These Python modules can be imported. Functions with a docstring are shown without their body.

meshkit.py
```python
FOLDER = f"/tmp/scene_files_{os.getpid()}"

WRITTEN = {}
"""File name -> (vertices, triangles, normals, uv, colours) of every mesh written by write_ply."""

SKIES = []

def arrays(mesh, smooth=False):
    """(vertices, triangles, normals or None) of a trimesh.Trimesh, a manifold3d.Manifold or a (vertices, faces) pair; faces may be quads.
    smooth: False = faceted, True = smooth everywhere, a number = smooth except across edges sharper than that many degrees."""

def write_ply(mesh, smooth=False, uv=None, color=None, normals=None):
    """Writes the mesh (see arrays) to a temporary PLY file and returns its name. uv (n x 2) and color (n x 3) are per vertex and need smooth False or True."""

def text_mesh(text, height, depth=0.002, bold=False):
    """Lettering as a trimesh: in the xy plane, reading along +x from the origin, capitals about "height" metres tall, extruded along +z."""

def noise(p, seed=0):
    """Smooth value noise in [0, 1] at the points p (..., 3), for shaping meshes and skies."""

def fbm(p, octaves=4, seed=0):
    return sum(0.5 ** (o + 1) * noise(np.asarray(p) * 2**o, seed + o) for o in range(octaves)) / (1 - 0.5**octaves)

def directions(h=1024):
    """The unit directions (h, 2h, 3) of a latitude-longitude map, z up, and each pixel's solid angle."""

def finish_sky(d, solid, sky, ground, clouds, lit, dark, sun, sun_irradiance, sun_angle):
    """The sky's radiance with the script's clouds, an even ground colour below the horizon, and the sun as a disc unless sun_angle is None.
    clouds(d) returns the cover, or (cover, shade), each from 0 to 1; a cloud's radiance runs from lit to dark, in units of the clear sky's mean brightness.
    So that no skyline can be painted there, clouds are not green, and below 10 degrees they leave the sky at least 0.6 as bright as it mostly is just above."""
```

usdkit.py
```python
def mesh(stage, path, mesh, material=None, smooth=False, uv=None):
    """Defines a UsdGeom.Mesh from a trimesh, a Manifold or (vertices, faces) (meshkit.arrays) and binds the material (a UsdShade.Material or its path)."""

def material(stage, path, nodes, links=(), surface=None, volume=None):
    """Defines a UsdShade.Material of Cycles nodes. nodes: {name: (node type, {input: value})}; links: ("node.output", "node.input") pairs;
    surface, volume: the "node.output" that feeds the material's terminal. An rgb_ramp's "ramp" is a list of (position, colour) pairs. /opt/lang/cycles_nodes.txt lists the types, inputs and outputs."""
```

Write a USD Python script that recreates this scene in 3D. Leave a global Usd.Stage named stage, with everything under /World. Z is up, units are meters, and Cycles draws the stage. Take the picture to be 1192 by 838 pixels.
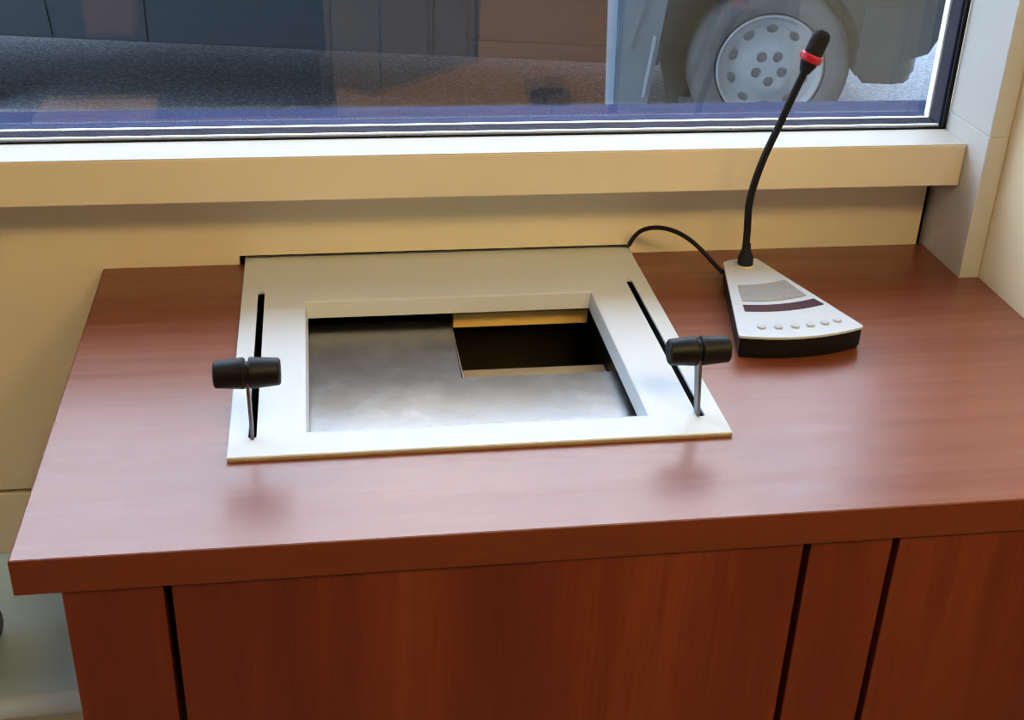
import math, numpy as np, trimesh, usdkit, meshkit
import manifold3d as m3
from shapely.geometry import Polygon, Point, box as sbox
from shapely import affinity
from pxr import Usd, UsdGeom, UsdLux, UsdShade, Gf, Sdf

stage = Usd.Stage.CreateInMemory()
UsdGeom.SetStageUpAxis(stage, "Z")
UsdGeom.SetStageMetersPerUnit(stage, 1.0)
UsdGeom.Xform.Define(stage, "/World")

# ------------------------------------------------------------------ camera, sky, lamps, exposure
CAM = (0.081, -1.2015, 1.5342)
YAW, PITCH, ROLL, FPX = 0.1627, -0.4955, 0.0358, 1471.4
SKY = 6.3  # overcast daylight, brighter towards the zenith
LAMP = 26.0               # brightness of the warm ceiling panels
EXPOSURE = 0.0
cam = UsdGeom.Camera.Define(stage, "/World/camera")
cy, sy, cp, sp = math.cos(YAW), math.sin(YAW), math.cos(PITCH), math.sin(PITCH)
fwd = np.array([sy * cp, cy * cp, sp]); right = np.array([cy, -sy, 0.0]); up = np.cross(right, fwd)
cr, sr = math.cos(ROLL), math.sin(ROLL)
r_, u_ = cr * right + sr * up, -sr * right + cr * up
cam.AddTransformOp().Set(Gf.Matrix4d(*r_, 0, *u_, 0, *(-fwd), 0, *CAM, 1))
cam.CreateHorizontalApertureAttr(36.0)
cam.CreateVerticalApertureAttr(36.0 * 838 / 1192)
cam.CreateFocalLengthAttr(FPX / 1192 * 36.0)
cam.CreateClippingRangeAttr((0.02, 1000.0))
cam.CreateExposureAttr(EXPOSURE)
cam.CreateFStopAttr(0.0)

sky_mat = usdkit.material(stage, "/World/Looks/overcast_sky", {
    "tc": ("texture_coordinate", {}),
    "n": ("noise_texture", {"scale": 2.2, "detail": 5.0, "roughness": 0.55}),
    "r": ("rgb_ramp", {"ramp": [(0.35, (0.70, 0.93, 1.28)), (0.65, (0.86, 1.0, 1.20))]}),
    "sx": ("separate_xyz", {}), "g": ("map_range", {"from_min": 0.0, "from_max": 1.0, "to_min": 0.36, "to_max": 1.10, "clamp": True}),
    "mu": ("math", {"math_type": "multiply", "value2": SKY}),
    "b": ("background_shader", {})},
    [("tc.generated", "n.vector"), ("n.fac", "r.fac"), ("r.color", "b.color"), ("tc.generated", "sx.vector"), ("sx.z", "g.value"),
     ("g.result", "mu.value1"), ("mu.value", "b.strength")], surface="b.background")
dome = UsdLux.DomeLight.Define(stage, "/World/sky")
dome.CreateIntensityAttr(1.0)
UsdShade.MaterialBindingAPI.Apply(dome.GetPrim()).Bind(sky_mat)

# ------------------------------------------------------------------ materials
def M(name, nodes, links=(), surface="p.BSDF"):
    return usdkit.material(stage, "/World/Looks/" + name, nodes, links, surface=surface)

def plain(name, col, rough=0.5, metal=0.0, spec=0.5, vary=0.06, scale=14.0, bump=0.0, bscale=300.0, coat=0.0):
    """paint / plastic / metal with a slight tonal drift and, if asked for, a fine surface grain"""
    c = np.array(col, float)
    nodes = {"tc": ("texture_coordinate", {}),
             "n": ("noise_texture", {"scale": scale, "detail": 4.0}),
             "r": ("rgb_ramp", {"ramp": [(0.3, tuple(c * (1 - vary))), (0.7, tuple(np.minimum(c * (1 + vary), 1)))]}),
             "p": ("principled_bsdf", {"roughness": rough, "metallic": metal, "specular_ior_level": spec, "coat_weight": coat})}
    links = [("tc.object", "n.vector"), ("n.fac", "r.fac"), ("r.color", "p.base_color")]
    if bump:
        nodes["n2"] = ("noise_texture", {"scale": bscale, "detail": 3.0})
        nodes["b"] = ("bump", {"strength": bump, "distance": 0.001})
        links += [("tc.object", "n2.vector"), ("n2.fac", "b.height"), ("b.normal", "p.normal")]
    return M(name, nodes, links)

def wood(name, axis, dark, mid, light, rough=0.32, spec=0.5, plank=0.075):
    """veneer: long streaks along the axis, broad bands of tone across it and fine pores"""
    s1 = [34.0, 34.0, 34.0]; s1[axis] = 1.6
    s2 = [1 / plank] * 3; s2[axis] = 0.55
    s3 = [420.0, 420.0, 420.0]; s3[axis] = 16.0
    nodes = {"tc": ("texture_coordinate", {}),
             "m1": ("mapping", {"scale": tuple(s1)}), "m2": ("mapping", {"scale": tuple(s2)}), "m3": ("mapping", {"scale": tuple(s3)}),
             "n1": ("noise_texture", {"scale": 1.0, "detail": 5.0, "roughness": 0.6, "distortion": 0.6}),
             "n2": ("noise_texture", {"scale": 1.0, "detail": 2.0}),
             "n3": ("noise_texture", {"scale": 1.0, "detail": 2.0}),
             "mx": ("mix_float", {"fac": 0.5}), "mx2": ("mix_float", {"fac": 0.16}),
             "r": ("rgb_ramp", {"ramp": [(0.28, dark), (0.5, mid), (0.74, light)]}),
             "rr": ("map_range", {"from_min": 0.3, "from_max": 0.7, "to_min": rough - 0.04, "to_max": rough + 0.05}),
             "b": ("bump", {"strength": 0.06, "distance": 0.0006}),
             "p": ("principled_bsdf", {"specular_ior_level": spec})}
    links = [("tc.object", "m1.vector"), ("tc.object", "m2.vector"), ("tc.object", "m3.vector"),
             ("m1.vector", "n1.vector"), ("m2.vector", "n2.vector"), ("m3.vector", "n3.vector"),
             ("n1.fac", "mx.a"), ("n2.fac", "mx.b"), ("mx.result", "mx2.a"), ("n3.fac", "mx2.b"),
             ("mx2.result", "r.fac"), ("r.color", "p.base_color"), ("n1.fac", "rr.value"), ("rr.result", "p.roughness"),
             ("n3.fac", "b.height"), ("b.normal", "p.normal")]
    return M(name, nodes, links)

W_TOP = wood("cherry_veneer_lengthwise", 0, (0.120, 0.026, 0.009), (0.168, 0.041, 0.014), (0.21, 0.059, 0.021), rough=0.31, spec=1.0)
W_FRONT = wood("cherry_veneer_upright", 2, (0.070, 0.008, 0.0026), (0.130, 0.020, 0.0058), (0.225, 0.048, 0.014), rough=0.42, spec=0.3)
W_EDGE = wood("cherry_edge_banding", 0, (0.10, 0.018, 0.006), (0.135, 0.026, 0.008), (0.17, 0.036, 0.011), rough=0.42, spec=0.3)
W_LIGHT = wood("light_oak_veneer", 0, (0.62, 0.35, 0.14), (0.76, 0.46, 0.20), (0.84, 0.55, 0.26), rough=0.5)
CREAM = plain("cream_trim_paint", (0.75, 0.67, 0.50), rough=0.45, spec=0.35, vary=0.025, scale=6)
JAMB = plain("white_jamb_laminate", (0.60, 0.60, 0.57), rough=0.42, spec=0.4, vary=0.02, scale=6)
SILLT = plain("dimmed_board_top", (0.50, 0.48, 0.44), rough=0.5, spec=0.3, vary=0.02)  # same cream board, coloured darker to hold down the skylight on its top
PLATE = plain("white_powder_coat", (0.575, 0.615, 0.65), rough=0.5, spec=0.35, vary=0.015, scale=8, bump=0.05, bscale=900)
EDGE_TAN = plain("tan_edge", (0.34, 0.25, 0.16), rough=0.6)
WALL = plain("warm_yellow_wall_paint", (0.90, 0.79, 0.54), rough=0.6, spec=0.3, vary=0.02, scale=5, bump=0.1, bscale=160)
WALLW = plain("room_wall_paint", (0.78, 0.72, 0.60), rough=0.7, vary=0.02, scale=4)
CEIL = plain("ceiling_paint", (0.80, 0.78, 0.72), rough=0.8, vary=0.02, scale=4)
FLOOR = plain("grey_brown_floor", (0.30, 0.25, 0.20), rough=0.4, vary=0.1, scale=4)
BLACK = plain("black_plastic", (0.0035, 0.0035, 0.004), rough=0.45, spec=0.22, vary=0.1, bump=0.04)
RUBBER = plain("black_rubber", (0.005, 0.005, 0.006), rough=0.55, spec=0.25, vary=0.1)
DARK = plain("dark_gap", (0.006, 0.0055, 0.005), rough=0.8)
FOAM = plain("black_foam", (0.007, 0.008, 0.006), rough=0.95, vary=0.3, scale=600, bump=0.6, bscale=900)
RED = plain("translucent_red_plastic", (0.42, 0.012, 0.03), rough=0.25)
GOLD = plain("brass_ring", (0.78, 0.66, 0.42), rough=0.35, metal=0.8)
SILVER = plain("silver_faceplate", (0.50, 0.55, 0.62), rough=0.42, spec=0.5, vary=0.02, scale=30)
GRILLE = plain("grey_grille", (0.27, 0.27, 0.265), rough=0.5, vary=0.10, scale=500, bump=0.5, bscale=700)
DISPLAY = plain("dark_violet_display", (0.035, 0.013, 0.028), rough=0.16)
BUTTON = plain("pale_grey_button", (0.44, 0.48, 0.54), rough=0.4)
SCREW = plain("bright_screw_steel", (0.75, 0.75, 0.77), rough=0.25, metal=1.0)
BAR = plain("dark_steel_bar", (0.14, 0.14, 0.15), rough=0.35, metal=0.9)
STRIPW = plain("white_seal", (0.85, 0.88, 0.86), rough=0.5)
SPACER = plain("dark_blue_spacer", (0.012, 0.014, 0.03), rough=0.7, spec=0.0)
LEDGE = plain("blue_grey_frame", (0.022, 0.032, 0.080), rough=0.8, spec=0.0)
SHELF = plain("daylight_tinted_laminate", (0.52, 0.76, 1.0), rough=0.30, vary=0.02)  # bluish daylight on the grey shelf is mixed into this colour
SHELFE = plain("pale_shelf_edge", (0.60, 0.74, 0.90), rough=0.25, vary=0.02)  # the edge colour carries the same daylight blue
NAVY = plain("dark_blue_plastic", (0.02, 0.03, 0.06), rough=0.3)
VANP = plain("dark_grey_van_paint", (0.007, 0.011, 0.014), rough=0.35, spec=0.4, vary=0.06, scale=1.5, coat=0.3)
VANG = plain("grey_bumper_plastic", (0.020, 0.027, 0.036), rough=0.6)
TYRE = plain("tyre_rubber", (0.070, 0.076, 0.088), rough=0.8, vary=0.2, scale=20)
HUB = plain("silver_hubcap_paint", (0.27, 0.295, 0.31), rough=0.4, spec=0.5, vary=0.03)
LINER = plain("arch_liner", (0.010, 0.011, 0.013), rough=0.9)
PBLUE = plain("pale_blue_laminate", (0.42, 0.52, 0.62), rough=0.5, vary=0.02)
REFLB = plain("pale_reflection_blue", (0.125, 0.165, 0.20), rough=0.5, spec=0.3, vary=0.03)  # colour of a pale reflection in the glass, given to a solid shape
REFLB2 = plain("reflection_highlight", (0.28, 0.33, 0.37), rough=0.5)  # highlight of that reflection as a paler colour
FACADE = plain("grey_beige_render", (0.22, 0.20, 0.18), rough=0.8, vary=0.06, scale=3)
GREYB = plain("grey_brown_laminate", (0.30, 0.25, 0.20), rough=0.5, vary=0.04)
REDB = plain("red_brown_card", (0.34, 0.13, 0.09), rough=0.7)

STEEL = M("brushed_steel", {
    "tc": ("texture_coordinate", {}), "m": ("mapping", {"scale": (3.0, 420.0, 3.0)}),
    "n": ("noise_texture", {"scale": 1.0, "detail": 3.0}),
    "n2": ("noise_texture", {"scale": 16.0, "detail": 5.0, "roughness": 0.6, "distortion": 0.15}),
    "r": ("rgb_ramp", {"ramp": [(0.3, (0.30, 0.305, 0.31)), (0.7, (0.34, 0.34, 0.345))]}),
    "rr": ("map_range", {"from_min": 0.3, "from_max": 0.75, "to_min": 0.22, "to_max": 0.29}),
    "b": ("bump", {"strength": 0.06, "distance": 0.0004}),
    "p": ("principled_bsdf", {"metallic": 1.0})},
    [("tc.object", "m.vector"), ("m.vector", "n.vector"), ("tc.object", "n2.vector"), ("n2.fac", "r.fac"), ("r.color", "p.base_color"),
     ("n2.fac", "rr.value"), ("rr.result", "p.roughness"), ("n.fac", "b.height"), ("b.normal", "p.normal")])
BRASS = plain("golden_wood_strip", (1.0, 0.66, 0.20), rough=0.4, vary=0.06, scale=40)
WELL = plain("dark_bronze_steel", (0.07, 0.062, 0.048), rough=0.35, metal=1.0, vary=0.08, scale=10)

GLASS = M("window_pane_glass", {
    "lw": ("layer_weight", {"blend": 0.5}), "pw": ("math", {"math_type": "power", "value2": 5.0}), "f": ("math", {"math_type": "multiply_add", "value2": 0.95, "value3": 0.05}), "t": ("transparent_bsdf", {"color": (0.98, 0.988, 0.99)}),
    "g": ("glossy_bsdf", {"color": (1, 1, 1), "roughness": 0.0}), "mx": ("mix_closure", {})},
    [("lw.facing", "pw.value1"), ("pw.value", "f.value1"), ("f.value", "mx.fac"), ("t.BSDF", "mx.closure1"), ("g.BSDF", "mx.closure2")], surface="mx.closure")

ASPHALT = M("damp_asphalt", {
    "tc": ("texture_coordinate", {}),
    "n": ("noise_texture", {"scale": 70.0, "detail": 6.0, "roughness": 0.75}),
    "v": ("voronoi_texture", {"scale": 62.0}),
    "n2": ("noise_texture", {"scale": 1.2, "detail": 3.0}),
    "r": ("rgb_ramp", {"ramp": [(0.30, (0.055, 0.064, 0.078)), (0.52, (0.170, 0.185, 0.21)), (0.72, (0.50, 0.51, 0.53))]}),
    "rv": ("rgb_ramp", {"ramp": [(0.10, (0.62, 0.62, 0.62)), (0.22, (0.0, 0.0, 0.0))]}),
    "wn": ("math", {"math_type": "greater_than", "value2": 0.86}),
    "sep": ("separate_color", {}),
    "mu": ("math", {"math_type": "multiply"}),
    "mx": ("mix_color", {"blend_type": "mix", "b": (0.62, 0.63, 0.65)}),
    "b": ("bump", {"strength": 0.5, "distance": 0.006}),
    "p": ("principled_bsdf", {"roughness": 0.85, "specular_ior_level": 0.25})},
    [("tc.object", "n.vector"), ("tc.object", "v.vector"), ("n.fac", "r.fac"), ("v.distance", "rv.fac"), ("v.color", "sep.color"),
     ("sep.r", "wn.value1"), ("wn.value", "mu.value1"), ("rv.color", "mu.value2"), ("mu.value", "mx.fac"), ("r.color", "mx.a"),
     ("mx.result", "p.base_color"), ("n.fac", "b.height"), ("b.normal", "p.normal")])

def emit(name, col, strength):
    return M(name, {"e": ("emission", {"color": col, "strength": strength})}, surface="e.emission")
LAMPM = emit("warm_lamp_diffuser", (1.0, 0.68, 0.27), LAMP)

# ------------------------------------------------------------------ helpers
USED = {}
def numbered(parent, name):
    k = (str(parent), name); n = USED.get(k, 0); USED[k] = n + 1
    return name if n == 0 else f"{name}_{n:03d}"

def tag(p, label=None, cat=None, group=None, kind=None):
    for k, v in (("label", label), ("category", cat), ("group", group), ("kind", kind)):
        if v: p.SetCustomDataByKey(k, v)
    return p

BASE = {}
def thing(name, label, cat, base, rotz=0.0, group=None, kind=None):
    path = "/World/" + numbered("/World", name)
    x = UsdGeom.Xform.Define(stage, path)
    x.AddTranslateOp().Set(Gf.Vec3d(*map(float, base)))
    if rotz: x.AddRotateZOp().Set(rotz)
    BASE[path] = np.zeros(3) if rotz else np.array(base, float)
    tag(x.GetPrim(), label, cat, group, kind)
    return path

def obj(name, mesh, mat, parent=None, smooth=30, label=None, cat=None, group=None, kind=None):
    """one Mesh prim; vertices are given in world metres (or in the thing's own frame when the thing is rotated)"""
    up_ = parent or "/World"
    path = up_ + "/" + numbered(up_, name)
    v, f, _ = meshkit.arrays(mesh)
    top = path.split("/")[2]
    v = v - BASE.get("/World/" + top, np.zeros(3)) if parent else v
    m = trimesh.Trimesh(v, f, process=True)
    usdkit.mesh(stage, path, m, mat, smooth=smooth)
    tag(stage.GetPrimAtPath(path), label, cat, group, kind)
    return path

def bx(x0, x1, y0, y1, z0, z1):
    m = trimesh.creation.box([x1 - x0, y1 - y0, z1 - z0]); m.apply_translation([(x0 + x1) / 2, (y0 + y1) / 2, (z0 + z1) / 2]); return m

def rbx(x0, x1, y0, y1, z0, z1, r=0.002):
    """box with chamfered edges"""
    a = []
    for dx, dy, dz in ((0, r, r), (r, 0, r), (r, r, 0)):
        a += [(x, y, z) for x in (x0 + dx, x1 - dx) for y in (y0 + dy, y1 - dy) for z in (z0 + dz, z1 - dz)]
    return tm(m3.Manifold.hull_points(np.array(a)))

def tm(man):
    m = man.to_mesh(); return trimesh.Trimesh(np.array(m.vert_properties[:, :3]), np.array(m.tri_verts), process=True)

def man(m):
    m = trimesh.Trimesh(m.vertices, m.faces, process=True)
    return m3.Manifold(m3.Mesh(vert_properties=np.asarray(m.vertices, np.float32), tri_verts=np.asarray(m.faces, np.uint32)))

def hull(pts): return m3.Manifold.hull_points(np.array(pts, float))

def cat(*ms): return trimesh.util.concatenate([tm(m) if hasattr(m, "to_mesh") else m for m in ms])

def prism(poly, z0, z1):
    p = poly if isinstance(poly, Polygon) else Polygon(poly)
    m = trimesh.creation.extrude_polygon(p, z1 - z0, engine="earcut"); m.apply_translation([0, 0, z0]); return m

def lathe(profile, n=40, at=(0, 0, 0), axis=(0, 0, 1)):
    m = trimesh.creation.revolve(np.array(profile, float), sections=n)
    m.apply_transform(trimesh.geometry.align_vectors([0, 0, 1], np.array(axis, float) / np.linalg.norm(axis)))
    m.apply_translation(at); return m

def smoothed(pts, n=60):
    from scipy.interpolate import CubicSpline
    p = np.array(pts, float); t = np.r_[0, np.cumsum(np.linalg.norm(np.diff(p, axis=0), axis=1))]
    return CubicSpline(t, p)(np.linspace(0, t[-1], n))

def tube(path, rad, sides=14):
    p = np.array(path, float); rad = np.broadcast_to(rad, len(p))
    t = np.gradient(p, axis=0); t /= np.linalg.norm(t, axis=1, keepdims=True)
    a = np.cross(t, [0.3, 1.0, 0.1]); a /= np.linalg.norm(a, axis=1, keepdims=True); b = np.cross(t, a)
    g = np.arange(sides) * 2 * math.pi / sides
    v = p[:, None] + rad[:, None, None] * (np.cos(g)[None, :, None] * a[:, None] + np.sin(g)[None, :, None] * b[:, None])
    v = np.vstack([v.reshape(-1, 3), p[:1], p[-1:]]); n = len(p); f = []
    for i in range(n - 1):
        for j in range(sides):
            q = [i * sides + j, i * sides + (j + 1) % sides, (i + 1) * sides + (j + 1) % sides, (i + 1) * sides + j]
            f += [[q[0], q[1], q[2]], [q[0], q[2], q[3]]]
    for j in range(sides):
        f += [[n * sides, (j + 1) % sides, j], [n * sides + 1, (n - 1) * sides + j, (n - 1) * sides + (j + 1) % sides]]
    m = trimesh.Trimesh(v, f, process=False); m.fix_normals(); return m

def struct(name, mesh, mat, label, cat_, parent=None, smooth=30):
    return obj(name, mesh, mat, parent, smooth, label, cat_, kind="structure")

# ------------------------------------------------------------------ the room
Z = 1.0                      # counter top
XR, XW, COL = 0.7305, 0.752, 0.089      # jamb face, right wall face, depth of the jamb lining
SZ0, SZ1, SY = 1.0868, 1.1311, -0.0508  # window board: underside, top, front
struct("floor", bx(-3.2, 2.8, -4.6, 0.09, -0.06, 0.0), FLOOR, "grey-brown floor of the room behind the counter", "floor")
struct("ceiling", bx(-3.2, 2.8, -4.6, 0.09, 2.7, 2.8), CEIL, "white ceiling of the room", "ceiling")
struct("wall_back", bx(-3.1, 2.6, -4.6, -4.5, 0.0, 2.7), WALLW, "cream wall at the back of the room", "wall")
wl = tm(man(bx(-3.2, -3.1, -4.6, 0.09, 0.0, 2.7)) - man(bx(-3.3, -3.0, -0.90, -0.15, 1.0, 2.2)))
struct("wall_left", wl, WALLW, "cream wall far to the left of the counter", "wall")
struct("wall_side", bx(2.6, 2.8, -4.6, 0.09, 0.0, 2.7), WALLW, "cream wall of the room beyond the short return wall", "wall")
struct("wall_right", cat(bx(XW, 0.92, -0.50, 0.09, 0.0, 2.7), bx(0.9205, 2.6, -0.02, 0.09, 0.0, 2.7)), WALL, "warm yellow wall at the right end of the counter", "wall")
wf = cat(bx(-3.1, XW, 0.015, 0.09, 0.0, 1.125), bx(-3.1, XW, 0.0, 0.09, 2.35, 2.7), bx(-3.1, -1.9, 0.0, 0.09, 1.125, 2.35))
struct("wall_front", wf, DARK, "dark wall core behind the cream panels under the window", "wall")

# apron panel under the window board, cut out over the drawer, with a dark joint at its right end
ap = Polygon([(-1.9, 0.7425), (0.7228, 0.7425), (0.7228, SZ0), (-1.9, SZ0)]).difference(sbox(-0.0055, 0.70, 0.40, 1.0095).intersection(sbox(-0.0055, 0.4035, 0.4, 1.0095)))
if ap.geom_type != "Polygon": ap = max(ap.geoms, key=lambda g: g.area)
m = prism(ap, 0.0, 0.013); m.apply_transform(trimesh.transformations.rotation_matrix(math.pi / 2, [1, 0, 0])); m.apply_translation([0, 0.013, 0])
struct("trim", m, CREAM, "cream panel under the window board, behind the counter", "panel")
struct("trim", rbx(-1.9, -0.115, 0.0, 0.013, 0.05, 0.7368, 0.001), CREAM, "cream lower wall panel left of the counter, below the dark joint", "panel")

# window board
wb = thing("trim", "cream window board with a deep front edge under the window", "window sill", (-0.5, SY, SZ0), kind="structure")
obj("board", rbx(-1.9, XR - 0.0005, SY, -0.0005, SZ0, SZ1 - 0.0008, 0.0010), CREAM, wb)
obj("top_surface", rbx(-1.9, XR - 0.0006, SY + 0.0006, -0.0006, SZ1 - 0.0008, SZ1, 0.0003), SILLT, wb, label="top surface of the window board, darkened to dim its skylight")

# jamb lining at the right: lower piece and upper piece meet in a fine joint
j = thing("trim", "white laminate window jamb at the right end of the counter", "window jamb", (XR, -COL, Z), kind="structure")
obj("lower_lining", rbx(XR, XW - 0.0003, -COL, 0.010, 0.96, 1.15055, 0.0009), JAMB, j)
obj("upper_lining", rbx(XR, XW - 0.0003, -COL, 0.0, 1.1507, 2.35, 0.0009), JAMB, j)

# window: two panes with a spacer between, white seals, blue-grey frame outside
w = thing("window", "wide double-glazed window looking onto the street", "window", (-0.5, 0.02, SZ1), kind="structure")
X0, X1, ZT = -1.86, 0.7285, 2.33
obj("pane", bx(X0, X1, 0.004, 0.0045, SZ1 + 0.001, ZT), GLASS, w, smooth=False, label="inner glass pane")
obj("pane", bx(X0, X1, 0.0295, 0.030, SZ1 + 0.001, ZT), GLASS, w, smooth=False, label="outer glass pane")
obj("gasket", cat(bx(X0, XR - 0.0035, -0.0003, 0.0035, SZ1 - 0.004, SZ1 + 0.0020), bx(XR - 0.0042, XR - 0.0002, -0.0003, 0.0035, SZ1 - 0.004, ZT)), RUBBER, w, label="black rubber gasket")
obj("spacer", cat(bx(X0, X1 - 0.003, 0.0085, 0.0285, SZ1 - 0.004, SZ1 + 0.0028), bx(X1 - 0.003, X1 + 0.002, 0.005, 0.0285, SZ1 - 0.004, ZT)), SPACER, w, label="dark blue spacer bar between the panes")
obj("seal", cat(bx(X0, X1 - 0.004, 0.0050, 0.0083, SZ1 - 0.004, SZ1 + 0.0032)), STRIPW, w, label="white inner seal line")
obj("seal", cat(bx(X0, X1 - 0.005, 0.0302, 0.0345, SZ1 - 0.004, SZ1 + 0.0030), bx(X1 - 0.0045, X1 + 0.002, 0.0302, 0.0400, SZ1 - 0.004, ZT)), STRIPW, w, label="white outer seal line")
obj("frame", cat(rbx(X0, 0.77, 0.036, 0.092, SZ1 - 0.006, SZ1 + 0.0028, 0.001), bx(X0 - 0.04, X0, 0.0, 0.09, SZ1 - 0.006, 2.35), bx(X0, 0.75, 0.0, 0.09, ZT, 2.35)), LEDGE, w, label="blue-grey outer window frame")

w2 = thing("window", "unseen small window added in the left wall for bluish daylight", "window", (-3.15, -0.52, 1.0), kind="structure")  # window put in out of view to let bluish daylight into the room
obj("pane", bx(-3.152, -3.148, -0.86, -0.19, 1.04, 2.16), GLASS, w2, smooth=False)
fo = man(bx(-3.19, -3.11, -0.8995, -0.1505, 1.0005, 2.1995)) - man(bx(-3.3, -3.0, -0.86, -0.19, 1.04, 2.16))
obj("frame", tm(fo), JAMB, w2)

# ------------------------------------------------------------------ counter
XL, YF, TH = -0.1393, -0.4789, 0.029
c = thing("countertop", "cherry wood countertop running along the window", "countertop", (0.3, -0.24, Z - TH))
HOLE = (0.009, 0.391, -0.361, 0.02)
out = Polygon([(XL + 0.0012, YF + 0.0012), (XW - 0.0006, YF + 0.0012), (XW - 0.0006, -COL - 0.0006), (XR - 0.0006, -COL - 0.0006), (XR - 0.0006, -0.0004), (XL + 0.0012, -0.0004)])
slab = out.difference(sbox(HOLE[0], HOLE[2], HOLE[1], HOLE[3]))
obj("slab", prism(slab, Z - TH, Z), W_TOP, c)
obj("front_edge", rbx(XL, XW - 0.0006, YF, YF + 0.0012, Z - TH, Z - 0.0002, 0.0004), W_EDGE, c, label="dark red front edge band")
obj("side_edge", rbx(XL, XL + 0.0012, YF + 0.0012, -0.0004, Z - TH, Z - 0.0002, 0.0004), W_EDGE, c)

XC, YC = -0.1089, YF + 0.0035
b = thing("counter_cabinet", "cherry wood cabinet front with black vertical grooves under the countertop", "cabinet", (0.3, -0.24, 0.0))
ZB = Z - TH - 0.0006
obj("carcass", bx(XC + 0.018, XW - 0.001, YC + 0.0185, -0.004, 0.02, 0.86), DARK, b, label="dark inner carcass")
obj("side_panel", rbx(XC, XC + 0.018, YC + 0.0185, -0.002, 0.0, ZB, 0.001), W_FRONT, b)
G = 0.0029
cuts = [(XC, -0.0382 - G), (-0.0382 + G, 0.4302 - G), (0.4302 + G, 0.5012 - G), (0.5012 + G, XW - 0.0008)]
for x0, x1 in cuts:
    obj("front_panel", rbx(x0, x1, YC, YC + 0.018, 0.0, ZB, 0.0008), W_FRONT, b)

# ------------------------------------------------------------------ transfer tray set into the counter
t = thing("transfer_tray", "white metal pass-through tray with two sliding handles, set into the wooden countertop", "tray", (0.2, -0.18, Z))
PX0, PX1, PY0, PY1, PZ0, PZ1 = 0.0, 0.40, -0.3703, 0.0108, Z + 0.0018, Z + 0.0042
up8 = [(0.0600, -0.3385), (0.3385, -0.3385), (0.3385, -0.1000), (0.0600, -0.1000)]
lo8 = [(0.0622, -0.3110), (0.3362, -0.3110), (0.3362, -0.1035), (0.0622, -0.1035)]
ZL = 0.9875
def fr(top, bot, zt, zb): return hull([(x, y, zt) for x, y in top] + [(x, y, zb) for x, y in bot])
def grow(r, d): return [(x + (d if x > 0.2 else -d), y + (d if y > -0.2 else -d)) for x, y in r]
plate = man(rbx(PX0, PX1, PY0, PY1, PZ0, PZ1, 0.0006)) + fr(grow(up8, 0.0015), grow(lo8, 0.0015), PZ0 + 0.0005, ZL)
plate = plate - fr(up8, lo8, PZ1 + 0.00001, ZL - 0.0001)
plate = plate - fr(grow(up8, 0.0022), grow(up8, -0.0004), PZ1 + 0.0002, PZ1 - 0.0016)
def slot(x):
    r = 0.0032
    p = affinity.translate(sbox(-r, -0.3435 + r, r, -0.0755 - r).union(Point(0, -0.3435 + r).buffer(r)).union(Point(0, -0.0755 - r).buffer(r)), x, 0)
    return man(prism(p, 0.98, 1.02))
SLX = (0.0185, 0.3815)
for s in SLX: plate = plate - slot(s)
obj("cover_plate", tm(plate), PLATE, t, smooth=35, label="white cover plate with bevelled opening and two slots")
ring = Polygon([(PX0 + 0.0004, PY0 + 0.0004), (PX1 - 0.0004, PY0 + 0.0004), (PX1 - 0.0004, PY1), (PX0 + 0.0004, PY1)]).difference(sbox(0.012, -0.355, 0.388, PY1 - 0.006))
obj("underlay", prism(ring, Z + 0.0001, PZ0), EDGE_TAN, t, label="thin tan edge under the cover plate")
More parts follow.
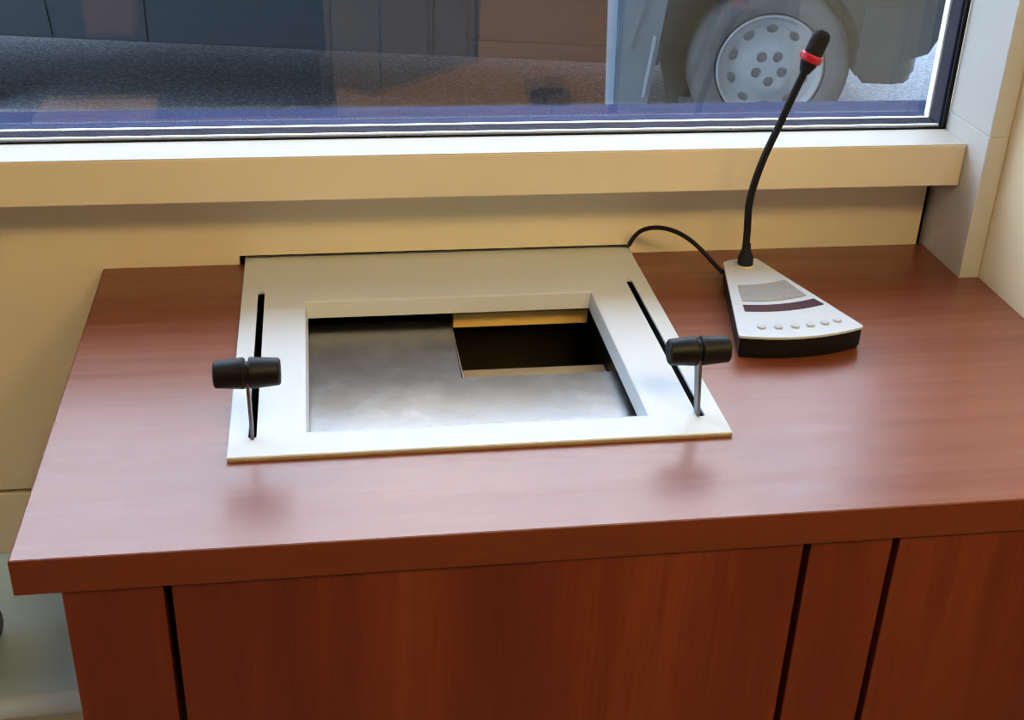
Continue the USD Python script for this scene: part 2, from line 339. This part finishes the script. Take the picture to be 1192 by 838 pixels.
hz = 0.885
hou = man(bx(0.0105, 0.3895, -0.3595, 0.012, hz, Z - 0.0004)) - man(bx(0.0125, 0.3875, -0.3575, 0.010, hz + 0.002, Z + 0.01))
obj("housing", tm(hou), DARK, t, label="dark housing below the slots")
# steel covers: an L of two sheets in one plane
LZ = 0.9785
lsh = Polygon([(0.0535, -0.330), (0.3455, -0.330), (0.3455, -0.2165), (0.1975, -0.2165), (0.1985, -0.1000), (0.0535, -0.1000)])
obj("lid", prism(lsh, LZ - 0.0020, LZ), STEEL, t, label="L-shaped brushed steel lid below the opening")
obj("lid_edge", rbx(0.1987, 0.1996, -0.2163, -0.1000, LZ - 0.006, LZ, 0.0002), SCREW, t, label="bright folded edge of the steel lid")
wx0, wx1, wy0, wy1, wz = 0.190, 0.3425, -0.236, -0.0665, 0.905
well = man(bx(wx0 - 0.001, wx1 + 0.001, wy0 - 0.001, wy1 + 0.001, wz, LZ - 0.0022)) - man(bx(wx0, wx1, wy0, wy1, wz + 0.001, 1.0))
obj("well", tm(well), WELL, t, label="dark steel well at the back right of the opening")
obj("well_step", rbx(0.1915, 0.3415, -0.2345, -0.160, 0.940, 0.955, 0.0006), plain("bronze_sheet", (0.42, 0.32, 0.19), rough=0.5, metal=0.6), t, label="bronze step at the front of the well")
obj("back_strip", rbx(0.2035, 0.3395, -0.0865, -0.0800, 0.9625, 0.9775, 0.0006), BRASS, t, label="golden strip across the back of the well")

# handles: flat bar rising from the slot and a waisted two-part grip
def grip_profile(L, r0, r1):
    g = 0.0016
    return [(0.0, -L), (r1 * 0.86, -L), (r1, -L + 0.0012), (r0, -g - 0.0012), (r0 * 0.94, -g), (r0 * 0.74, -g + 0.0004), (r0 * 0.74, g - 0.0004), (r0 * 0.94, g), (r0, g + 0.0012), (r1, L - 0.0012), (r1 * 0.86, L), (0.0, L)]
for sx, top, L, wid in ((SLX[0], (0.0185, -0.345, Z + 0.0635), 0.0250, 0.0022), (SLX[1], (0.3735, -0.3405, Z + 0.0640), 0.0250, 0.0052)):
    h = obj("lever", hull([(sx + a, -0.3385 + d, Z - 0.03) for a in (-0.0012, 0.0012) for d in (-0.0030, 0.0030)] +
                 [(top[0] + a, top[1] + d, top[2]) for a in (-0.0012, 0.0012) for d in (-0.0075, 0.0075)]), BAR, t, smooth=False, label="flat dark steel lever")
    obj("grip", lathe(grip_profile(L, 0.0122, 0.0105), 40, top, (1, -0.02, 0.02)), BLACK, h, smooth=35, label="black waisted plastic grip")
    obj("screw", lathe([(0, 0.0), (0.0022, 0.0), (0.0020, 0.0010), (0.0009, 0.0014), (0, 0.0014)], 16, (top[0], top[1], top[2] + 0.0074), (0, 0, 1)), SCREW, h)

# ------------------------------------------------------------------ gooseneck microphone station
g = thing("microphone", "black gooseneck microphone with silver fan-shaped keypad base on the countertop", "microphone", (0.505, -0.16, Z))
def arcpts(a, b, sag, n=16):
    a, b = np.array(a, float), np.array(b, float); s = np.linspace(0, 1, n); d = b - a; nrm = np.array([d[1], -d[0]]) / np.linalg.norm(d)
    return [tuple(a + d * q + nrm * sag * 4 * q * (1 - q)) for q in s]
BL, BR, FL, FR = (0.4775, -0.0815), (0.5130, -0.0755), (0.4445, -0.2395), (0.5640, -0.2310)
foot = Polygon(list(arcpts(FL, FR, 0.0105)) + list(arcpts(BR, BL, 0.004, 8)))
foot = foot.buffer(-0.0025).buffer(0.0025)
zt0 = Z + 0.0225
obj("base", cat(prism(foot.buffer(-0.0012), Z + 0.0004, Z + 0.0035), prism(foot, Z + 0.0035, zt0 - 0.0022)), BLACK, g, label="black plastic base body")
obj("faceplate", cat(prism(foot.buffer(0.0008), zt0 - 0.0022, zt0)), SILVER, g, label="silver faceplate")
ZQ = zt0
def patch(name, a, b, c2, d, sag0, sag1, h, mat, lab):
    p = Polygon(list(arcpts(d, c2, sag1)) + list(reversed(arcpts(a, b, sag0))))
    obj(name, prism(p, ZQ + 0.00002, ZQ + h), mat, g, label=lab)
patch("loudspeaker_grille", (0.4745, -0.1365), (0.5245, -0.1280), (0.5340, -0.1640), (0.4680, -0.1715), 0.0032, 0.0046, 0.0006, GRILLE, "grey loudspeaker grille")
patch("display", (0.4660, -0.1795), (0.5385, -0.1715), (0.5440, -0.1840), (0.4640, -0.1925), 0.0050, 0.0056, 0.0006, DISPLAY, "dark violet indicator strip")
for kx, ky in ((0.469, -0.2255), (0.4845, -0.2270), (0.5005, -0.2268), (0.5155, -0.2250), (0.5305, -0.2220), (0.5440, -0.2180)):
    k = obj("button", lathe([(0, 0), (0.0040, 0), (0.0040, 0.0008), (0.0034, 0.0016), (0, 0.0016)], 24, (kx, ky, ZQ + 0.0002)), BUTTON, g)
# symbols printed on the keys are too small to read: a short raised bar on each
NX, NY = 0.4955, -0.0935
obj("collar", lathe([(0, 0), (0.0082, 0), (0.0086, 0.0008), (0.0086, 0.0024), (0.0076, 0.0034), (0, 0.0034)], 32, (NX, NY, ZQ)), GOLD, g, label="pale brass collar")
neck = smoothed([(0.4950, -0.0935, ZQ + 0.003), (0.4935, -0.0935, 1.046), (0.4925, -0.0945, 1.064), (0.4905, -0.0960, 1.088), (0.4925, -0.0985, 1.114), (0.4985, -0.101, 1.1425), (0.5065, -0.1025, 1.168), (0.5140, -0.1035, 1.192), (0.5215, -0.104, 1.2145), (0.5260, -0.1042, 1.2275)], 70)
obj("gooseneck", tube(neck, 0.0036, 16), RUBBER, g, label="bent black gooseneck")
d0 = neck[4] - neck[0]
obj("boot", lathe([(0, 0), (0.0078, 0), (0.0078, 0.006), (0.0070, 0.0095), (0.0048, 0.0145), (0.0040, 0.022), (0, 0.022)], 28, (0.4953, -0.0935, ZQ + 0.0030), (-0.05, 0, 1)), RUBBER, g, label="flared rubber boot")
tip = neck[-1]; ax = neck[-1] - neck[-6]; ax /= np.linalg.norm(ax)
P = lambda s: tip + ax * s
obj("holder", lathe([(0, -0.006), (0.0048, -0.006), (0.0078, 0.002), (0.0082, 0.006), (0, 0.006)], 32, P(0.0), ax), RUBBER, g)
obj("light_ring", lathe([(0.0070, 0.0052), (0.0102, 0.0052), (0.0108, 0.0070), (0.0108, 0.0108), (0.0098, 0.0124), (0.0070, 0.0124)], 40, P(0.0), ax), RED, g, label="red light ring below the microphone head")
obj("windscreen", lathe([(0, 0.008), (0.0084, 0.008), (0.0086, 0.024), (0.0084, 0.029), (0.0070, 0.0325), (0.0042, 0.0348), (0, 0.0354)], 40, P(0.0), ax), FOAM, g, label="black foam windscreen")
cab = smoothed([(0.4005, 0.004, 1.0075), (0.4000, -0.010, 1.020), (0.4065, -0.020, 1.0335), (0.4200, -0.030, 1.0405), (0.4360, -0.042, 1.0405), (0.4520, -0.056, 1.0335), (0.4660, -0.070, 1.0215), (0.4765, -0.083, 1.0120)], 60)
obj("cable", tube(cab, 0.0023, 12), RUBBER, g, label="black cable arching back to the wall")

# ------------------------------------------------------------------ pale shelf at the lower left
s = thing("low_shelf", "pale grey shelf with rounded bright edge beside the cabinet", "shelf", (-0.6, -0.12, 0.0))
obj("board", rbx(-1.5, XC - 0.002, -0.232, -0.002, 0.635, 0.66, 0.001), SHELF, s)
e = trimesh.creation.cylinder(0.0125, 1.5 + XC - 0.002, sections=32); e.apply_transform(trimesh.transformations.rotation_matrix(math.pi / 2, [0, 1, 0])); e.apply_translation([(-1.5 + XC - 0.002) / 2, -0.2325, 0.6475])
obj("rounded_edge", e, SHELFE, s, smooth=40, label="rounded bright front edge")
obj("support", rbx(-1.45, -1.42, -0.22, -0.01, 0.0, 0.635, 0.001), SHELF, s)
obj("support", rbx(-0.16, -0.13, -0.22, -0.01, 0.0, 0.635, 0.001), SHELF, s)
bn = thing("bin", "dark blue plastic bin standing on the pale grey shelf", "bin", (-0.302, -0.198, 0.6602))
prof = [(0, 0), (0.042, 0), (0.047, 0.004), (0.058, 0.048), (0.0605, 0.050), (0.0605, 0.053), (0.056, 0.053), (0.045, 0.006), (0, 0.006)]
obj("body", lathe(prof, 48, (-0.302, -0.198, 0.6602)), NAVY, bn)

# ------------------------------------------------------------------ furniture behind, mirrored in the window
def cabinet(name, label, x0, x1, y0, y1, h, mat, nd, group=None):
    k = thing(name, label, "cabinet", ((x0 + x1) / 2, (y0 + y1) / 2, 0.0), group=group)
    obj("body", rbx(x0, x1, y0, y1 - 0.02, 0.0, h, 0.002), mat, k)
    wd = (x1 - x0) / nd
    for i in range(nd):
        d = obj("door", rbx(x0 + i * wd + 0.003, x0 + (i + 1) * wd - 0.003, y1 - 0.0195, y1, 0.06, h - 0.02, 0.002), mat, k)
        hx = x0 + (i + 1) * wd - 0.05
        obj("handle", rbx(hx - 0.006, hx + 0.006, y1 + 0.0002, y1 + 0.02, h * 0.6, h * 0.6 + 0.12, 0.003), SCREW, d)
    return k
cabinet("storage_cabinet", "grey-brown storage cabinet with narrow doors, seen mirrored in the window", 0.13, 0.612, -3.45, -3.0, 0.95, GREYB, 3)
bb = thing("bench", "long black bench, seen mirrored dark in the left half of the window", "bench", (-0.75, -3.2, 0.0))
obj("seat", rbx(-1.60, 0.11, -3.45, -3.0, 0.40, 0.46, 0.01), BLACK, bb)
obj("backrest", rbx(-1.60, 0.11, -3.52, -3.46, 0.30, 1.05, 0.01), BLACK, bb)
obj("front_board", rbx(-1.58, 0.09, -3.03, -3.01, 0.0, 0.399, 0.002), BLACK, bb)
bxk = thing("box", "red-brown cardboard box on the black bench, seen mirrored in the window", "box", (-0.55, -3.1, 0.4602))
obj("carton", rbx(-0.66, -0.51, -3.20, -3.05, 0.4602, 0.60, 0.002), REDB, bxk)
obj("lid", rbx(-0.665, -0.505, -3.205, -3.045, 0.6005, 0.63, 0.002), REDB, bxk)
dk = thing("desk", "light wooden desk with a closed front, seen mirrored in the window", "desk", (0.85, -3.3, 0.0))
obj("desktop", rbx(0.618, 1.085, -3.6, -2.99, 0.701, 0.73, 0.003), W_LIGHT, dk)
obj("front_board", rbx(0.622, 1.08, -3.02, -3.0, 0.02, 0.70, 0.002), W_LIGHT, dk)
for x in (0.622, 1.06): obj("side_board", rbx(x, x + 0.02, -3.58, -3.021, 0.0, 0.70, 0.002), W_LIGHT, dk)
st = thing("footstool", "low light wooden footstool before the black bench, mirrored at the lower left of the window", "stool", (-0.63, -2.85, 0.0))
obj("top", rbx(-0.80, -0.44, -2.95, -2.75, 0.26, 0.285, 0.003), W_LIGHT, st)
for x in (-0.79, -0.47): obj("side", rbx(x, x + 0.02, -2.93, -2.77, 0.0, 0.259, 0.002), W_LIGHT, st)
obj("front_board", rbx(-0.768, -0.472, -2.78, -2.765, 0.02, 0.259, 0.002), W_LIGHT, st)
sun_streak = thing("board", "slanted streak of sunlight shaped as a light wooden board, seen mirrored in the window", "board", (0.45, -2.96, 0.0))  # sunlit streak given the shape and colour of a leaning board
sl = Polygon([(0.14, 0.0), (0.62, 0.0), (0.86, 0.34), (0.80, 0.385), (0.60, 0.385), (0.40, 0.315), (0.255, 0.275), (0.14, 0.30)])
mb = prism(sl, 0, 0.018); mb.apply_transform(trimesh.transformations.rotation_matrix(math.pi / 2, [1, 0, 0])); mb.apply_translation([0, -2.955, 0.0005])
obj("panel", mb, W_LIGHT, sun_streak)
pt = thing("partition", "pale blue office partition, seen mirrored over the van wheel in the window", "partition", (1.85, -3.05, 0.0))
obj("panel", rbx(1.12, 2.55, -3.06, -3.02, 0.08, 1.6, 0.004), PBLUE, pt)
obj("post", rbx(1.09, 1.119, -3.065, -3.015, 0.0, 1.62, 0.003), NAVY, pt, label="dark blue end post")
for x in (1.2, 2.4): obj("foot", rbx(x, x + 0.04, -3.2, -2.88, 0.0, 0.03, 0.004), NAVY, pt)

# ------------------------------------------------------------------ lamps
def lamp(x, y, wx, wy, label):
    k = thing("ceiling_lamp", label, "lamp", (x, y, 2.66))
    fr_ = man(bx(x - wx, x + wx, y - wy, y + wy, 2.655, 2.699)) - man(bx(x - wx + 0.02, x + wx - 0.02, y - wy + 0.02, y + wy - 0.02, 2.64, 2.68))
    obj("housing", tm(fr_), CEIL, k)
    obj("diffuser", bx(x - wx + 0.021, x + wx - 0.021, y - wy + 0.021, y + wy - 0.021, 2.662, 2.668), LAMPM, k)
lamp(0.40, -1.75, 0.30, 0.30, "square warm ceiling lamp above the standing place at the counter")
lamp(1.25, -1.9, 0.30, 0.30, "unseen warm ceiling lamp added to brighten the desk and its reflection")  # extra lamp out of view, lifts the furniture mirrored in the glass

# ------------------------------------------------------------------ street and van
GZ = -0.164
struct("ground", bx(-14, 16, 0.095, 30, GZ - 0.2, GZ), ASPHALT, "dark asphalt street outside the window", "street")

fa = man(bx(-3.25, 16, 0.0905, 0.115, GZ, 13.0)) - man(bx(-1.92, 0.80, 0.0, 1.0, GZ + 0.02, 2.38))
struct("wall_facade", tm(fa), FACADE, "grey-beige outer face of the building above and beside the window", "wall")
cn = thing("wall_added_overhang", "unseen overhang added above the street to cut off steep skylight", "building", (0.0, 0.12, 6.0), kind="structure")  # overhang put in out of view to block the steep sky
obj("overhang_block", rbx(-3.2, 15.9, 0.1155, 2.25, 6.00, 12.9, 0.004), FACADE, cn)
obj("edge_band", rbx(-3.2, 15.9, 2.2505, 2.28, 5.95, 6.30, 0.004), LEDGE, cn)

op = thing("building", "low dark building on the far side of the street, behind the van", "building", (0.0, 17.0, GZ))
obj("wall", bx(-16, 16, 16.5, 20.0, GZ, 2.3), FACADE, op)
obj("roof", rbx(-16.2, 16.2, 16.3, 20.2, 2.3005, 2.5, 0.01), LEDGE, op)
for i in range(7):
    x = -13.5 + i * 4.2
    f_ = obj("window", tm(man(bx(x, x + 1.7, 16.44, 16.4995, 0.7, 1.9)) - man(bx(x + 0.08, x + 1.62, 16.3, 16.48, 0.78, 1.82))), JAMB, op)
    obj("pane", bx(x + 0.081, x + 1.619, 16.46, 16.465, 0.781, 1.819), DISPLAY, f_)

lb = thing("reflection_shape", "pale blue tapered shape standing in for a window reflection, just left of the van wheel", "bin", (1.08, 2.77, GZ))  # solid shape added in place of a pale reflection in the glass
def taper(x0, x1, y0, y1, z0, X0, X1, Y0, Y1, z1):
    return tm(hull([(x, y, z0) for x in (x0, x1) for y in (y0, y1)] + [(x, y, z1) for x in (X0, X1) for y in (Y0, Y1)]))
obj("body", taper(1.036, 1.088, 2.72, 2.80, GZ + 0.0205, 1.014, 1.190, 2.70, 2.86, 0.78), REFLB, lb)
obj("rim", rbx(1.008, 1.198, 2.692, 2.868, 0.7805, 0.815, 0.006), REFLB, lb)
obj("foot", rbx(1.02, 1.11, 2.70, 2.82, GZ, GZ + 0.02, 0.004), LINER, lb)
obj("front_panel", tm(hull([(x, y, z) for y, d in ((2.7035, 0), (2.6965, 0)) for x, z in ((1.066, 0.505), (1.102, 0.658), (1.128, 0.76), (1.022, 0.76), (1.022, 0.505))])), REFLB, lb)
obj("edge_strip", taper(1.117, 1.125, 2.7035, 2.7120, 0.345, 1.138, 1.148, 2.6960, 2.7060, 0.545), REFLB2, lb, label="paler strip painted as the edge highlight")  # painted highlight on the reflection shape

A = 10.6
vn = thing("van", "dark grey van parked outside the window with its silver front wheel in view", "van", (1.888, 3.627, GZ), -A)
# van frame: +x to the van's front, -y towards the window, origin under the front wheel hub
SIDE = 0.02       # y of the body side
def vx(poly, y0, y1):
    m = prism(poly, 0, y1 - y0); m.apply_transform(trimesh.transformations.rotation_matrix(math.pi / 2, [1, 0, 0])); m.apply_translation([0, y1, 0]); return m
prof = Polygon([(-4.35, 0.345), (0.36, 0.327), (0.62, 0.42), (0.72, 0.62), (0.70, 0.95), (0.05, 1.25), (-0.72, 2.02), (-1.05, 2.20), (-4.30, 2.28), (-4.40, 2.1)])
ARC = (-0.045, 0.335, 0.405)
def cyl(cx, cz, r, y0, y1):
    return man(vx(Point(cx, cz).buffer(r, 32), y0, y1))
RW = -3.62
body = man(vx(prof, SIDE, SIDE + 1.95))
for cx in (ARC[0], RW):
    for y0, y1 in ((SIDE - 0.1, SIDE + 0.34), (SIDE + 1.61, SIDE + 2.1)): body = body - cyl(cx, ARC[1], ARC[2], y0, y1)
obj("body", tm(body), VANP, vn, smooth=20)
def side_part(name, poly, mat, y=SIDE, d=0.006, label=None):
    p = Polygon(poly) if not isinstance(poly, Polygon) else poly
    p = p.difference(Point(ARC[0], ARC[1]).buffer(ARC[2], 32)).difference(Point(RW, ARC[1]).buffer(ARC[2], 32)).buffer(-0.002).buffer(0.002)
    if p.geom_type != "Polygon": p = max(p.geoms, key=lambda q: q.area)
    obj(name, vx(p, y - d, y - 0.0002), mat, vn, label=label)
side_part("rear_panel", [(-4.34, 0.37), (-2.925, 0.345), (-2.945, 0.55), (-2.95, 1.9), (-4.34, 1.95)], VANP)
side_part("side_panel", [(-2.905, 0.345), (-2.535, 0.345), (-2.535, 1.9), (-2.93, 1.9), (-2.925, 0.55)], VANP)
side_part("sliding_door", [(-2.523, 0.345), (-1.372, 0.340), (-1.362, 1.9), (-2.523, 1.9)], VANP)
side_part("door_post", [(-1.358, 0.340), (-1.232, 0.340), (-1.226, 1.9), (-1.348, 1.9)], VANP)
side_part("cab_door", [(-1.218, 0.412), (-0.40, 0.405), (-0.30, 1.15), (-0.86, 1.88), (-1.212, 1.88)], VANP)
side_part("rocker_panel", [(-1.225, 0.335), (-0.42, 0.330), (-0.42, 0.395), (-1.225, 0.402)], VANP)
side_part("front_wing", [(-0.39, 0.405), (-0.50, 0.40), (-0.44, 0.80), (-0.28, 1.12), (0.02, 1.20), (0.66, 0.93), (0.69, 0.62), (0.40, 0.60)], VANP)
side_part("cab_window", [(-1.18, 1.20), (-0.42, 1.20), (-0.86, 1.80), (-1.18, 1.80)], DISPLAY, y=SIDE - 0.006, d=0.003, label="dark side window")
obj("axle_housing", tm(hull([(x, y, z) for y in (SIDE + 0.36, SIDE + 0.62) for x, z in ((-0.40, 0.34), (0.10, 0.34), (-0.33, 0.10), (0.10, 0.10))])), LINER, vn, label="dark axle housing behind the front wheel")
# front bumper with a rounded corner
plan = Polygon([(0.34, SIDE - 0.012), (0.50, SIDE - 0.012), (0.56, SIDE + 0.02), (0.60, SIDE + 0.09), (0.63, SIDE + 0.25), (0.66, SIDE + 0.6), (0.67, SIDE + 0.95), (0.66, SIDE + 1.3), (0.62, SIDE + 1.75), (0.54, SIDE + 1.94), (0.34, SIDE + 1.96)])
bm = cat(prism(plan, 0.325, 0.60), prism(plan.intersection(sbox(0.365, -1, 1, 3)).buffer(-0.012), 0.292, 0.3248))
obj("front_bumper", bm, VANG, vn, smooth=40)
fl = Polygon([(-0.50, 0.56), (-0.455, 0.56), (-0.34, 0.13), (-0.385, 0.13)])
obj("mud_flap", vx(fl, SIDE + 0.05, SIDE + 0.30), LINER, vn, label="black mud flap behind the front wheel")
def wheel(cx):
    y0 = SIDE
    tyre = [(0.205, 0.10), (0.225, 0.012), (0.262, 0.0), (0.300, 0.008), (0.322, 0.030), (0.330, 0.055), (0.331, 0.165), (0.320, 0.195), (0.29, 0.215), (0.205, 0.215)]
    k = obj("wheel", lathe(tyre + tyre[:1], 72, (cx, y0, 0.331), (0, 1, 0)), TYRE, vn, smooth=40, label="front tyre" if cx > -1 else None)
    hub = [(0.0, 0.020), (0.085, 0.020), (0.105, 0.024), (0.128, 0.038), (0.165, 0.046), (0.192, 0.034), (0.203, 0.018), (0.209, 0.010), (0.216, 0.013), (0.219, 0.03), (0.219, 0.08), (0.0, 0.08)]
    hm = man(lathe(hub, 72, (cx, y0, 0.331), (0, 1, 0)))
    for i in range(5):
        a = math.radians(57 + 72 * i)
        hm = hm - cyl(cx + 0.055 * math.cos(a), 0.331 + 0.055 * math.sin(a), 0.0212, y0 - 0.1, y0 + 0.045)
    for i in range(10):
        a = math.radians(19 + 36 * i)
        px, pz = cx + 0.155 * math.cos(a), 0.331 + 0.155 * math.sin(a)
        el = affinity.translate(affinity.rotate(affinity.scale(Point(0, 0).buffer(1, 12), 0.017, 0.024), math.degrees(a), origin=(0, 0)), px, pz)
        hm = hm - man(vx(el, y0 - 0.1, y0 + 0.068))
    obj("hubcap", tm(hm), HUB, k, smooth=30, label="silver hubcap with five wheel nut holes and a ring of vents")
wheel(0.0); wheel(RW)
